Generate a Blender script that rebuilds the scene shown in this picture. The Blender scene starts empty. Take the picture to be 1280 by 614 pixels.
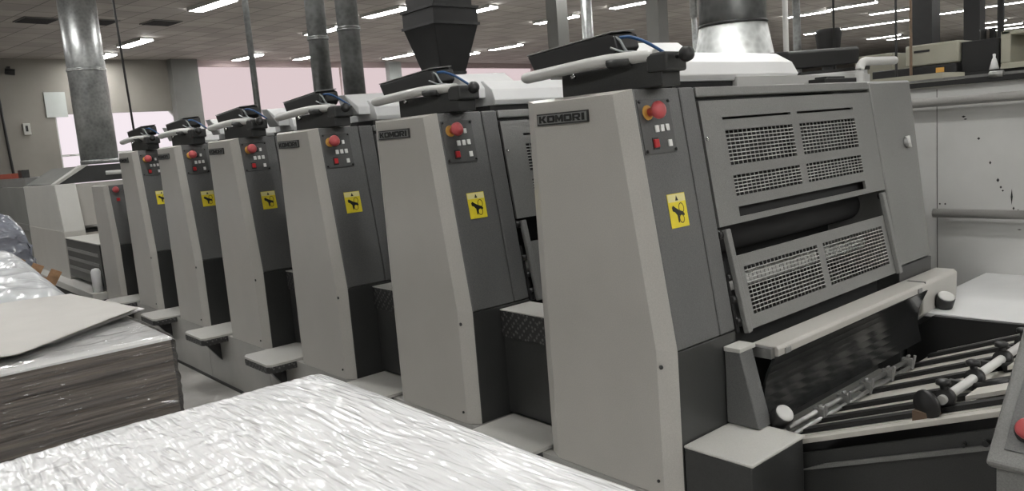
import bpy, bmesh, math, random
from mathutils import Vector, Matrix, noise
random.seed(7)
C = bpy.context.scene.collection
PI = math.pi

# ------------------------------------------------------------------ materials
def mat(name, col, rough=0.5, metal=0.0, bump=0.0, bscale=60.0, var=0.0, vscale=4.0, coat=0.0, speck=0.0, spec=0.5):
    m = bpy.data.materials.new(name); m.use_nodes = True
    nt = m.node_tree; b = nt.nodes['Principled BSDF']
    b.inputs['Base Color'].default_value = (*col, 1); b.inputs['Roughness'].default_value = rough
    b.inputs['Metallic'].default_value = metal; b.inputs['Coat Weight'].default_value = coat
    b.inputs['Specular IOR Level'].default_value = spec
    tc = nt.nodes.new('ShaderNodeTexCoord')
    last = None
    if var > 0:
        n = nt.nodes.new('ShaderNodeTexNoise'); n.inputs['Scale'].default_value = vscale; n.inputs['Detail'].default_value = 6
        nt.links.new(tc.outputs['Object'], n.inputs['Vector'])
        r = nt.nodes.new('ShaderNodeMapRange'); r.inputs['From Min'].default_value = .3; r.inputs['From Max'].default_value = .7
        r.inputs['To Min'].default_value = 1 - var; r.inputs['To Max'].default_value = 1 + var
        nt.links.new(n.outputs['Fac'], r.inputs['Value'])
        mx = nt.nodes.new('ShaderNodeVectorMath'); mx.operation = 'SCALE'
        mx.inputs[0].default_value = col; nt.links.new(r.outputs['Result'], mx.inputs['Scale'])
        last = mx.outputs['Vector']
    if speck > 0:
        n = nt.nodes.new('ShaderNodeTexNoise'); n.inputs['Scale'].default_value = 260; n.inputs['Detail'].default_value = 2
        nt.links.new(tc.outputs['Object'], n.inputs['Vector'])
        r = nt.nodes.new('ShaderNodeMapRange'); r.inputs['From Min'].default_value = .35; r.inputs['From Max'].default_value = .65
        r.inputs['To Min'].default_value = 1 - speck; r.inputs['To Max'].default_value = 1 + speck
        nt.links.new(n.outputs['Fac'], r.inputs['Value'])
        mx = nt.nodes.new('ShaderNodeVectorMath'); mx.operation = 'SCALE'
        if last: nt.links.new(last, mx.inputs[0])
        else: mx.inputs[0].default_value = col
        nt.links.new(r.outputs['Result'], mx.inputs['Scale']); last = mx.outputs['Vector']
    if last: nt.links.new(last, b.inputs['Base Color'])
    if bump > 0:
        n = nt.nodes.new('ShaderNodeTexNoise'); n.inputs['Scale'].default_value = bscale; n.inputs['Detail'].default_value = 4
        nt.links.new(tc.outputs['Object'], n.inputs['Vector'])
        bp = nt.nodes.new('ShaderNodeBump'); bp.inputs['Strength'].default_value = bump; bp.inputs['Distance'].default_value = .01
        nt.links.new(n.outputs['Fac'], bp.inputs['Height']); nt.links.new(bp.outputs['Normal'], b.inputs['Normal'])
    return m

def emit(name, col, s):
    m = bpy.data.materials.new(name); m.use_nodes = True
    nt = m.node_tree; nt.nodes.remove(nt.nodes['Principled BSDF'])
    e = nt.nodes.new('ShaderNodeEmission'); e.inputs['Color'].default_value = (*col, 1); e.inputs['Strength'].default_value = s
    nt.links.new(e.outputs[0], nt.nodes['Material Output'].inputs['Surface'])
    return m

M = {}
M['beige'] = mat('beige_enamel', (.46, .447, .415), .33, var=.05, vscale=2.5, speck=.05)
M['beige_light'] = mat('pale_enamel', (.51, .505, .475), .4, var=.03, speck=.04)
M['grey'] = mat('grey_hammered_enamel', (.125, .127, .124), .38, var=.05, speck=.14, bump=.12, bscale=220)
M['grey_dark'] = mat('dark_grey_enamel', (.042, .043, .042), .35, var=.10, vscale=5, speck=.12)
M['grey_mid'] = mat('mid_grey_enamel', (.20, .20, .193), .38, var=.05, speck=.10, bump=.08, bscale=200)
M['base'] = mat('base_frame_paint', (.36, .355, .335), .45, var=.10, vscale=3, speck=.06)
M['black'] = mat('black_paint', (.012, .012, .012), .45, var=.2, vscale=10)
M['blackgloss'] = mat('black_gloss', (.02, .021, .021), .16, var=.15, vscale=3)
M['blackmatte'] = mat('black_matte', (.02, .02, .02), .8)
M['darkmetal'] = mat('dark_metal', (.05, .05, .05), .4, .6, var=.2, vscale=20)
M['steel'] = mat('brushed_steel', (.32, .32, .31), .45, .9, var=.15, vscale=25)
M['wire'] = mat('grille_wire', (.33, .33, .315), .4, .3)
M['grille_light'] = mat('pale_grille_wire', (.50, .50, .48), .4, .2)
M['chrome'] = mat('chrome', (.7, .7, .7), .15, 1.0)
M['handle'] = mat('pale_handle_plastic', (.55, .55, .53), .35, var=.05)
M['panel'] = mat('off_white_panel', (.60, .60, .58), .35, var=.05)
M['sheetmetal'] = mat('white_sheet_metal', (.72, .725, .72), .35, var=.04)
M['red'] = mat('red_plastic', (.50, .085, .09), .4)
M['redlit'] = mat('red_button', (.50, .03, .035), .3)
M['orange'] = mat('orange_bezel', (.70, .38, .08), .45)
M['yellow'] = mat('yellow_label', (.80, .66, .04), .45, var=.06, vscale=30)
M['ylight'] = mat('pale_yellow_label', (.80, .74, .35), .45)
M['button'] = mat('white_button', (.80, .80, .78), .35)
M['plate'] = mat('button_plate', (.085, .087, .085), .4, speck=.1)
M['ink'] = mat('label_black', (.01, .01, .01), .5)
M['logo_plate'] = mat('silver_nameplate', (.30, .31, .30), .35, .5)
M['rim'] = mat('nameplate_rim', (.05, .05, .05), .35, .3)
M['blue'] = mat('blue_hose', (.03, .09, .22), .35)
M['cable'] = mat('grey_cable', (.30, .32, .32), .5)
M['cardboard'] = mat('grey_board', (.56, .545, .515), .75, var=.03, vscale=6)
M['paper'] = mat('white_paper', (.80, .80, .79), .7)
M['wood'] = mat('pallet_wood', (.34, .20, .11), .8, var=.35, vscale=12, bump=.3, bscale=40)
M['wallpaint'] = mat('beige_wall_paint', (.25, .235, .21), .8, var=.12, vscale=.8, bump=.2, bscale=6)
M['pinkwall'] = mat('pink_wall_paint', (.50, .40, .40), .8, var=.05, vscale=.8)
M['pillar'] = mat('grey_pillar_paint', (.17, .17, .16), .8, var=.08, vscale=2)
M['greenpillar'] = mat('pale_pillar_paint', (.40, .43, .42), .7, var=.05)
M['panelgrey'] = mat('grey_wall_panel', (.50, .53, .51), .7, var=.03)
M['window'] = emit('daylit_frosted_glass', (1.0, .90, .95), .92)
M['window2'] = emit('pink_daylit_glass', (1.0, .82, .84), .72)
M['lamp'] = emit('fluorescent_tube', (1.0, .99, .97), 56.0)
M['lampcase'] = mat('lamp_casing', (.55, .55, .53), .5)
M['whiteplastic'] = mat('white_plastic', (.8, .8, .8), .4)
M['greenbeige'] = mat('old_press_enamel', (.36, .35, .28), .45, var=.05, vscale=3)
M['brownrod'] = mat('rusty_conduit', (.15, .10, .065), .6, var=.2)
M['rope'] = mat('dark_cable', (.02, .02, .02), .6)
M['board'] = mat('feed_board_laminate', (.60, .58, .53), .35, var=.06, vscale=8)
M['tape'] = mat('transport_tape', (.012, .012, .012), .5)

def galvanised(name, k=1.0, rough=.36):
    m = bpy.data.materials.new(name); m.use_nodes = True
    nt = m.node_tree; b = nt.nodes['Principled BSDF']; b.inputs['Metallic'].default_value = .75
    tc = nt.nodes.new('ShaderNodeTexCoord')
    v = nt.nodes.new('ShaderNodeTexVoronoi'); v.inputs['Scale'].default_value = 26
    nt.links.new(tc.outputs['Object'], v.inputs['Vector'])
    n = nt.nodes.new('ShaderNodeTexNoise'); n.inputs['Scale'].default_value = 5; n.inputs['Detail'].default_value = 8
    nt.links.new(tc.outputs['Object'], n.inputs['Vector'])
    mm = nt.nodes.new('ShaderNodeMath'); mm.operation = 'MULTIPLY_ADD'; mm.inputs[1].default_value = .35
    nt.links.new(v.outputs['Distance'], mm.inputs[0]); nt.links.new(n.outputs['Fac'], mm.inputs[2])
    r = nt.nodes.new('ShaderNodeValToRGB')
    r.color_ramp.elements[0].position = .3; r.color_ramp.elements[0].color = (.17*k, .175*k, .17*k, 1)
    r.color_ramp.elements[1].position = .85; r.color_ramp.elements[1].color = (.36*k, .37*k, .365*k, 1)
    nt.links.new(mm.outputs[0], r.inputs[0]); nt.links.new(r.outputs[0], b.inputs['Base Color'])
    b.inputs['Roughness'].default_value = rough
    return m
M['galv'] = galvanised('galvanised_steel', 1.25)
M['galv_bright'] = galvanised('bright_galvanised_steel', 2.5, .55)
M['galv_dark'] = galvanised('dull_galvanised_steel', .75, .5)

def floor_mat():
    m = mat('worn_concrete_floor', (.40, .39, .365), .42)
    nt = m.node_tree; b = nt.nodes['Principled BSDF']; tc = nt.nodes['Texture Coordinate'] if 'Texture Coordinate' in nt.nodes else nt.nodes.new('ShaderNodeTexCoord')
    n = nt.nodes.new('ShaderNodeTexNoise'); n.inputs['Scale'].default_value = 1.3; n.inputs['Detail'].default_value = 10; n.inputs['Roughness'].default_value = .65
    nt.links.new(tc.outputs['Object'], n.inputs['Vector'])
    r = nt.nodes.new('ShaderNodeValToRGB')
    r.color_ramp.elements[0].position = .35; r.color_ramp.elements[0].color = (.30, .29, .27, 1)
    r.color_ramp.elements[1].position = .65; r.color_ramp.elements[1].color = (.46, .45, .43, 1)
    nt.links.new(n.outputs['Fac'], r.inputs[0]); nt.links.new(r.outputs[0], b.inputs['Base Color'])
    return m
M['floor'] = floor_mat()

def ceiling_mat():
    m = bpy.data.materials.new('ceiling_tiles'); m.use_nodes = True
    nt = m.node_tree; b = nt.nodes['Principled BSDF']; b.inputs['Roughness'].default_value = .85
    tc = nt.nodes.new('ShaderNodeTexCoord'); mp = nt.nodes.new('ShaderNodeMapping')
    mp.inputs['Rotation'].default_value = (0, 0, math.radians(-9))
    nt.links.new(tc.outputs['Object'], mp.inputs['Vector'])
    br = nt.nodes.new('ShaderNodeTexBrick'); br.offset = 0; br.inputs['Scale'].default_value = 1
    br.inputs['Brick Width'].default_value = .6; br.inputs['Row Height'].default_value = .6
    br.inputs['Mortar Size'].default_value = .012; br.inputs['Mortar Smooth'].default_value = .1
    br.inputs['Color1'].default_value = (.36, .335, .305, 1); br.inputs['Color2'].default_value = (.28, .262, .24, 1)
    br.inputs['Mortar'].default_value = (.13, .125, .115, 1)
    nt.links.new(mp.outputs[0], br.inputs['Vector'])
    n = nt.nodes.new('ShaderNodeTexNoise'); n.inputs['Scale'].default_value = 1.2; n.inputs['Detail'].default_value = 8
    nt.links.new(tc.outputs['Object'], n.inputs['Vector'])
    r = nt.nodes.new('ShaderNodeMapRange'); r.inputs['To Min'].default_value = .7; r.inputs['To Max'].default_value = 1.3
    nt.links.new(n.outputs['Fac'], r.inputs['Value'])
    s = nt.nodes.new('ShaderNodeVectorMath'); s.operation = 'SCALE'
    nt.links.new(br.outputs['Color'], s.inputs[0]); nt.links.new(r.outputs[0], s.inputs['Scale'])
    nt.links.new(s.outputs[0], b.inputs['Base Color'])
    return m
M['ceiling'] = ceiling_mat()

def checker_mat():
    """raised-tread plate: crossing bars as bump and worn tips"""
    m = bpy.data.materials.new('tread_plate'); m.use_nodes = True
    nt = m.node_tree; b = nt.nodes['Principled BSDF']; b.inputs['Roughness'].default_value = .5; b.inputs['Metallic'].default_value = .3
    tc = nt.nodes.new('ShaderNodeTexCoord')
    outs = []
    for a in (45, -45):
        mp = nt.nodes.new('ShaderNodeMapping'); mp.inputs['Rotation'].default_value = (math.radians(a), 0, math.radians(a))
        mp.inputs['Scale'].default_value = (42, 42, 42)
        nt.links.new(tc.outputs['Object'], mp.inputs['Vector'])
        ck = nt.nodes.new('ShaderNodeTexVoronoi'); ck.inputs['Scale'].default_value = 1; ck.inputs['Randomness'].default_value = .25
        nt.links.new(mp.outputs[0], ck.inputs['Vector'])
        outs.append(ck.outputs['Distance'])
    mn = nt.nodes.new('ShaderNodeMath'); mn.operation = 'MINIMUM'
    nt.links.new(outs[0], mn.inputs[0]); nt.links.new(outs[1], mn.inputs[1])
    r = nt.nodes.new('ShaderNodeValToRGB')
    r.color_ramp.elements[0].position = .18; r.color_ramp.elements[0].color = (.16, .16, .155, 1)
    r.color_ramp.elements[1].position = .36; r.color_ramp.elements[1].color = (.05, .05, .05, 1)
    nt.links.new(mn.outputs[0], r.inputs[0]); nt.links.new(r.outputs[0], b.inputs['Base Color'])
    bp = nt.nodes.new('ShaderNodeBump'); bp.inputs['Strength'].default_value = .5; bp.invert = True
    nt.links.new(mn.outputs[0], bp.inputs['Height']); nt.links.new(bp.outputs[0], b.inputs['Normal'])
    return m
M['tread'] = checker_mat()

def stack_mat():
    m = bpy.data.materials.new('brown_sheet_stack'); m.use_nodes = True
    nt = m.node_tree; b = nt.nodes['Principled BSDF']; b.inputs['Roughness'].default_value = .8
    tc = nt.nodes.new('ShaderNodeTexCoord'); mp = nt.nodes.new('ShaderNodeMapping'); mp.inputs['Scale'].default_value = (1.2, 1.2, 110)
    nt.links.new(tc.outputs['Object'], mp.inputs['Vector'])
    n = nt.nodes.new('ShaderNodeTexNoise'); n.inputs['Scale'].default_value = 1.5; n.inputs['Detail'].default_value = 6; n.inputs['Roughness'].default_value = .6
    nt.links.new(mp.outputs[0], n.inputs['Vector'])
    r = nt.nodes.new('ShaderNodeValToRGB')
    r.color_ramp.elements[0].position = .38; r.color_ramp.elements[0].color = (.052, .038, .028, 1)
    r.color_ramp.elements[1].position = .66; r.color_ramp.elements[1].color = (.21, .165, .125, 1)
    nt.links.new(n.outputs['Fac'], r.inputs[0]); nt.links.new(r.outputs[0], b.inputs['Base Color'])
    return m
M['stack'] = stack_mat()

def film_mat(name, clear, tint, stretch, rough=.12, bump=.6, scale=9):
    """stretch film: clear = share that shows what lies under it"""
    m = bpy.data.materials.new(name); m.use_nodes = True
    nt = m.node_tree; b = nt.nodes['Principled BSDF']
    b.inputs['Base Color'].default_value = (*tint, 1); b.inputs['Roughness'].default_value = rough
    b.inputs['Specular IOR Level'].default_value = .8
    tc = nt.nodes.new('ShaderNodeTexCoord'); mp = nt.nodes.new('ShaderNodeMapping'); mp.inputs['Scale'].default_value = stretch
    nt.links.new(tc.outputs['Object'], mp.inputs['Vector'])
    n0 = nt.nodes.new('ShaderNodeTexNoise'); n0.inputs['Scale'].default_value = 2.2; n0.inputs['Detail'].default_value = 3
    nt.links.new(tc.outputs['Object'], n0.inputs['Vector'])
    ad = nt.nodes.new('ShaderNodeVectorMath'); ad.operation = 'MULTIPLY_ADD'; ad.inputs[1].default_value = (.5, .5, .5)
    nt.links.new(n0.outputs['Color'], ad.inputs[0]); nt.links.new(mp.outputs[0], ad.inputs[2])
    n = nt.nodes.new('ShaderNodeTexNoise'); n.inputs['Scale'].default_value = scale; n.inputs['Detail'].default_value = 7
    n.inputs['Roughness'].default_value = .62
    try: n.noise_type = 'RIDGED_MULTIFRACTAL'
    except Exception: pass
    nt.links.new(ad.outputs[0], n.inputs['Vector'])
    bp = nt.nodes.new('ShaderNodeBump'); bp.inputs['Strength'].default_value = bump; bp.inputs['Distance'].default_value = .012
    nt.links.new(n.outputs['Fac'], bp.inputs['Height']); nt.links.new(bp.outputs[0], b.inputs['Normal'])
    if clear > 0:
        tr = nt.nodes.new('ShaderNodeBsdfTransparent'); gl = nt.nodes.new('ShaderNodeBsdfGlossy'); gl.inputs['Roughness'].default_value = rough
        nt.links.new(bp.outputs[0], gl.inputs['Normal'])
        fr = nt.nodes.new('ShaderNodeFresnel'); fr.inputs['IOR'].default_value = 1.42; nt.links.new(bp.outputs[0], fr.inputs['Normal'])
        m1 = nt.nodes.new('ShaderNodeMixShader'); nt.links.new(fr.outputs[0], m1.inputs[0])
        nt.links.new(tr.outputs[0], m1.inputs[1]); nt.links.new(gl.outputs[0], m1.inputs[2])
        m2 = nt.nodes.new('ShaderNodeMixShader'); m2.inputs[0].default_value = clear
        nt.links.new(b.outputs[0], m2.inputs[1]); nt.links.new(m1.outputs[0], m2.inputs[2])
        nt.links.new(m2.outputs[0], nt.nodes['Material Output'].inputs['Surface'])
    return m
M['film_white'] = film_mat('white_wrapped_film', 0, (.82, .825, .83), (12, 1.5, 2), .14, .8, 6)
M['film_clear'] = film_mat('clear_stretch_film', .91, (.75, .75, .75), (.7, .7, 12), .08, 1.0, 5)
M['film_milky'] = film_mat('milky_stretch_film', 0, (.60, .62, .63), (2, 2, 2), .25, .9, 5)
M['film_blue'] = film_mat('bluish_stretch_film', 0, (.22, .235, .28), (3, 3, 6), .22, 1.0, 6)

# ------------------------------------------------------------------ mesh helpers
class MB:
    def __init__(s): s.b = bmesh.new()
    def face(s, vs):
        try: return s.b.faces.new(vs)
        except ValueError: return None
    def box(s, x0, x1, y0, y1, z0, z1, mtx=None):
        v = [Vector((x, y, z)) for x in (x0, x1) for y in (y0, y1) for z in (z0, z1)]
        if mtx: v = [mtx @ p for p in v]
        v = [s.b.verts.new(p) for p in v]
        for f in ((0,1,3,2),(4,6,7,5),(0,4,5,1),(2,3,7,6),(0,2,6,4),(1,5,7,3)): s.face([v[i] for i in f])
        return s
    def hull(s, A, B):
        """closed solid between two matching polygons"""
        a = [s.b.verts.new(Vector(p)) for p in A]; b = [s.b.verts.new(Vector(p)) for p in B]
        s.face(a[::-1]); s.face(b); n = len(a)
        for i in range(n): s.face([a[i], a[(i+1) % n], b[(i+1) % n], b[i]])
        return s
    def prism(s, poly, axis, lo, hi):
        def P(p, w):
            return {'x': (w, p[0], p[1]), 'y': (p[0], w, p[1]), 'z': (p[0], p[1], w)}[axis]
        return s.hull([P(p, lo) for p in poly], [P(p, hi) for p in poly])
    def rings(s, rs, cap=True):
        R = [[s.b.verts.new(Vector(p)) for p in r] for r in rs]; n = len(R[0])
        for k in range(len(R)-1):
            for i in range(n):
                f = s.face([R[k][i], R[k][(i+1) % n], R[k+1][(i+1) % n], R[k+1][i]])
                if f: f.smooth = True
        if cap: s.face(R[0][::-1]); s.face(R[-1])
        return s
    def tube(s, pts, r, n=10, flat=1.0, up=(0, 0, 1)):
        pts = [Vector(p) for p in pts]; rs = []
        rad = r if isinstance(r, (list, tuple)) else [r]*len(pts)
        for i, p in enumerate(pts):
            d = (pts[min(i+1, len(pts)-1)] - pts[max(i-1, 0)]).normalized()
            u = Vector(up)
            if abs(d.dot(u)) > .97: u = Vector((1, 0, 0))
            a = d.cross(u).normalized(); b = a.cross(d).normalized()
            rs.append([p + a*math.cos(2*PI*k/n)*rad[i] + b*math.sin(2*PI*k/n)*rad[i]*flat for k in range(n)])
        return s.rings(rs)
    def lathe(s, prof, c, axis=(0, 0, 1), n=24):
        c = Vector(c); d = Vector(axis).normalized(); u = Vector((0, 0, 1)) if abs(d.z) < .9 else Vector((1, 0, 0))
        a = d.cross(u).normalized(); b = d.cross(a).normalized()
        return s.rings([[c + d*h + (a*math.cos(2*PI*k/n) + b*math.sin(2*PI*k/n))*r for k in range(n)] for r, h in prof])

def sm(pts, n=6):
    """smooth curve through points"""
    P = [Vector(p) for p in pts]; out = []
    for i in range(len(P)-1):
        a, b, c, d = P[max(i-1, 0)], P[i], P[i+1], P[min(i+2, len(P)-1)]
        for k in range(n):
            t = k/n
            out.append(.5*((2*b) + (c-a)*t + (2*a-5*b+4*c-d)*t*t + (3*b-a-3*c+d)*t**3))
    out.append(P[-1]); return out

def obj(name, mb, m, parent=None, bevel=0.0, seg=2, off=None):
    me = bpy.data.meshes.new(name); bm = mb.b
    bmesh.ops.recalc_face_normals(bm, faces=bm.faces)
    o = bpy.data.objects.new(name, me); C.objects.link(o)
    base = None
    if parent is not None:
        o.parent = parent; r = parent
        base = Vector(r.get('_w', (0, 0, 0)))
    else:
        vs = [v.co for v in bm.verts]
        base = Vector((sum(v.x for v in vs)/len(vs), sum(v.y for v in vs)/len(vs), min(v.z for v in vs)))
        o.location = base
    if base is not None: bmesh.ops.translate(bm, verts=bm.verts, vec=-base)
    bm.to_mesh(me); bm.free(); me.materials.append(M[m] if isinstance(m, str) else m)
    if parent is not None and parent.type != 'EMPTY': pass
    if bevel > 0:
        md = o.modifiers.new('bevel', 'BEVEL'); md.width = bevel; md.segments = seg; md.limit_method = 'ANGLE'; md.angle_limit = math.radians(35)
        md.harden_normals = False
    o['_w'] = tuple(base) if base is not None else (0, 0, 0)
    return o

def thing(name, label, cat, loc, group=None):
    o = bpy.data.objects.new(name, None); C.objects.link(o); o.location = loc; o['_w'] = tuple(loc)
    o['label'] = label; o['category'] = cat; o.empty_display_size = .1
    if group: o['group'] = group
    return o
def tag(o, label, cat, group=None, kind=None):
    o['label'] = label; o['category'] = cat
    if group: o['group'] = group
    if kind: o['kind'] = kind
    return o
def struct(name, mb, m, **k):
    o = obj(name, mb, m, **k); o['kind'] = 'structure'; return o
def dup(root, loc, label=None, group=None):
    def cp(o, par):
        c = o.copy(); C.objects.link(c); c.parent = par
        for ch in o.children: cp(ch, c)
        return c
    r = root.copy(); C.objects.link(r); r.location = loc
    if label: r['label'] = label
    if group: r['group'] = group
    for ch in list(root.children): cp(ch, r)
    return r
def box(x0, x1, y0, y1, z0, z1): return MB().box(x0, x1, y0, y1, z0, z1)

# ------------------------------------------------------------------ camera
yaw, pit, roll, f = .7052, .1388, -.0783, 981.89
F = Vector((math.sin(yaw)*math.cos(pit), math.cos(yaw)*math.cos(pit), -math.sin(pit)))
R = Vector((math.cos(yaw), -math.sin(yaw), 0)); U = R.cross(F)
R2 = math.cos(roll)*R + math.sin(roll)*U; U2 = -math.sin(roll)*R + math.cos(roll)*U
cam = bpy.data.objects.new('camera', bpy.data.cameras.new('camera')); C.objects.link(cam)
mt = Matrix((R2, U2, -F)).transposed().to_4x4(); mt.translation = Vector((0, 0, 1.7247)); cam.matrix_world = mt
cam.data.sensor_width = 36; cam.data.lens = 36*f/1280; cam.data.clip_start = .05; cam.data.clip_end = 200
bpy.context.scene.camera = cam

# ------------------------------------------------------------------ room
W0 = Vector((3.523, 22.46, 0)); WD = Vector((.99784, .06569, 0)); WN = Vector((.06569, -.99784, 0))   # back wall: origin, run, inward
def wp(t, z, d=0): return W0 + WD*t + WN*d + Vector((0, 0, z))
def wbox(mb, t0, t1, z0, z1, d0, d1):
    return mb.hull([wp(t0, z0, d0), wp(t1, z0, d0), wp(t1, z1, d0), wp(t0, z1, d0)], [wp(t0, z0, d1), wp(t1, z0, d1), wp(t1, z1, d1), wp(t0, z1, d1)])
cornerL, cornerR = wp(-13.6, 0), wp(41, 0)
foot = [(-10, -10), (44.5, -10), (cornerR.x, cornerR.y), (cornerL.x, cornerL.y)]
struct('floor', MB().prism(foot, 'z', -.1, 0), 'floor')
struct('ceiling', MB().prism(foot, 'z', 4.5, 4.6), 'ceiling')
# back wall with its two window openings
b = MB()
for t0, t1, z0, z1 in ((-13.6, .98, 0, 4.5), (.98, 4.15, 0, 1.15), (.98, 4.15, 3.13, 4.5)):
    wbox(b, t0, t1, z0, z1, 0, -.25)
struct('wall_back', b, 'wallpaint')
b = MB()
for t0, t1, z0, z1 in ((4.15, 41, 0, 1.2), (4.15, 41, 4.33, 4.5), (4.15, 4.72, 1.2, 4.33), (18.6, 19.05, 1.2, 4.33), (21.5, 41, 1.2, 4.33)):
    wbox(b, t0, t1, z0, z1, 0, -.25)
struct('wall_back_pink', b, 'pinkwall')
w = struct('window_1', wbox(MB(), .98, 4.15, 1.15, 3.13, -.15, -.17), 'window')
fr = MB(); wbox(fr, .98, 4.15, 2.07, 2.12, -.04, -.14); wbox(fr, .98, 1.02, 1.15, 3.13, -.04, -.14)
fr.hull([wp(3.85, 3.13, -.04), wp(4.15, 3.13, -.04), wp(4.15, 2.75, -.04)], [wp(3.85, 3.13, -.14), wp(4.15, 3.13, -.14), wp(4.15, 2.75, -.14)])
o = struct('window_frame', fr, 'lampcase', parent=w)
w = struct('window_2', wbox(MB(), 4.72, 18.6, 1.2, 4.33, -.15, -.17), 'window2')
fr = MB()
for t in (9.5, 14.1, 18.5): wbox(fr, t, t+.05, 1.2, 4.33, -.1, -.14)
struct('window_frame', fr, 'pinkwall', parent=w)
w = struct('window_3', wbox(MB(), 19.05, 21.5, 1.2, 4.33, -.15, -.17), 'window')
struct('pillar', wbox(MB(), 3.93, 4.66, 0, 4.5, .30, -.02), 'pillar')
struct('pillar', wbox(MB(), 11.25, 11.75, 0, 4.5, .22, .001), 'greenpillar')
struct('wall_left', box(-10.2, -10, -10, 21.57, 0, 4.5), 'wallpaint')
struct('wall_right', box(44.5, 44.7, -10, 25, 0, 4.5), 'wallpaint')
struct('wall_front', box(-10, 44.5, -10.2, -10, 0, 4.5), 'wallpaint')
tag(obj('wall_panel', wbox(MB(), .80, 1.28, 3.06, 3.68, .03, .002), 'panelgrey'), 'pale grey square panel on the wall above the small bright window', 'panel')
t = thing('security_camera', 'small dark camera on the beige wall just under the ceiling', 'camera', wp(.10, 4.1, .1))
obj('bracket', wbox(MB(), .09, .15, 4.15, 4.3, .12, .001), 'darkmetal', t)
b = MB(); b.tube([wp(.02, 4.18, .15), wp(.22, 4.15, .2)], .075, 12); obj('camera_body', b, 'black', t, bevel=.01)
t = thing('fire_alarm_box', 'small pale call box with a dark mark on the beige wall', 'alarm box', wp(.32, 2.66, .02))
obj('housing', wbox(MB(), .24, .40, 2.66, 2.94, .05, .002), 'beige_light', t, bevel=.01)
obj('symbol', wbox(MB(), .29, .34, 2.74, 2.88, .056, .051), 'ink', t)
b = MB(); b.tube([wp(-.20, 4.4, .06), wp(-.08, 0.02, .06)], .03, 8)
tag(obj('wall_conduit', b, 'rope'), 'thin dark conduit running down the beige wall at the far left', 'pipe')

# ceiling lights: (along-row coordinate b, a0, a1) in the ceiling grid turned 9 degrees
GA = Vector((-math.sin(math.radians(9)), math.cos(math.radians(9)), 0)); GB = Vector((math.cos(math.radians(9)), math.sin(math.radians(9)), 0))
seen = [(8.63, 17.57), (8.93, 20.1), (7.83, 12.74), (12.57, 19.35), (14.3, 18.9), (11.66, 14.6), (11.34, 12.1), (17.16, 18.2), (19.2, 15.5), (13.07, 11.2),
        (19.3, 17.4), (16.08, 11.2), (15.97, 8.9), (28.6, 9.0), (22.93, 7.5), (22.65, 6.2), (28.6, 6.5), (28.6, 7.7), (25.37, 5.9), (34.2, 8.5), (35.95, 8.2),
        (28.2, 4.9), (28.05, 3.6), (33.9, 4.9), (36.2, 4.7), (38.1, 4.7), (22.75, 4.0)]
unseen = [(x, y) for x in (-1.2, 2.8, 6.8) for y in (9.5, 5.0, 13.5) if not (x > 6 and y > 13)] + [(10.8, 7.2), (10.8, 3.2), (6.8, 1.2), (-1.2, .8), (2.8, .8), (14.8, 4.5), (18.8, 8), (18.8, 4), (18.8, 0.3), (-1.2, -4.5), (-5, -4.5), (-3, -6.2), (.8, -4.5), (.8, -6.2), (-1.2, -8), (-5, -8), (2.8, -6.2), (2.8, -8), (6.8, -6.2), (6.8, -8), (10.8, -5.5), (6.8, -4.5), (10.8, -1.2), (14.8, .2), (2.8, -4.5), (23, 0), (28, 0), (33, 0)]  # fixtures out of view, added to light the press, many behind the camera
wheres = ['far left nearest the window wall', 'deepest at far left', 'cut by the top edge beside the thick left duct']
proto = None
def light_lab(b_, a_):
    if b_ > 20: return 'bright ceiling strip light over the far presses at right'
    return 'fluorescent strip light set flush in the tiled ceiling'
LAB = {
 0: 'short wide strip light right of the thick left duct', 1: 'small strip light deepest in the corner behind the thick left duct',
 2: 'strip light cut off by the top edge, first right of the left duct', 3: 'faint strip light just above the top left end of the pink wall',
 4: 'small strip light left of the first round duct pair, at the pink wall', 5: 'tiny strip light between the two paired round ducts',
 6: 'long strip light between the paired ducts and the black square duct', 7: 'strip light just left of the black duct neck at the wall top',
 8: 'strip light alone right of the black duct, low on the ceiling', 9: 'short strip light touching the wide collar of the black duct',
 10: 'strip light peeping out right of the black duct taper', 11: 'long strip light passing behind the dark square column',
 12: 'strip light at the top edge right of the smooth grey column'}
for i, (b_, a_) in enumerate(seen + unseen):
    L = 1.2
    c = GB*b_ + GA*(a_ + L/2)
    loc = Vector((c.x, c.y, 4.43))
    lab = LAB.get(i, 'bright strip light in the rows of light over the presses at right')
    grp = None if i in LAB else 'ceiling lights above the far presses at right'
    if i >= len(seen):
        lab = 'fluorescent ceiling strip light added outside the picture for its light'; grp = 'added ceiling lights out of view'
    if proto is None:
        proto = thing('ceiling_light', lab, 'ceiling light', loc)
        q = MB(); q.box(-.15, .15, -.62, .62, .035, .07)
        for s_ in (-1, 1): q.box(s_*.15-.012*(s_ > 0), s_*.15+.012*(s_ < 0), -.62, .62, -.0, .035)
        me = obj('lamp_frame', q, 'lampcase'); me.location = (0, 0, 0); me.parent = proto
        bb = MB().box(-.125, .125, -.60, .60, .004, .034)
        o2 = obj('lamp_diffuser', bb, 'lamp'); o2.location = (0, 0, .004); o2.parent = proto
        # meshes were centred on their own base: put them back under the lamp
        me.location = (0, 0, 0.0)
        proto.rotation_euler = (0, 0, math.radians(9))
    else:
        r = dup(proto, loc, lab)
        if grp: r['group'] = grp
        elif 'group' in r: del r['group']
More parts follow.
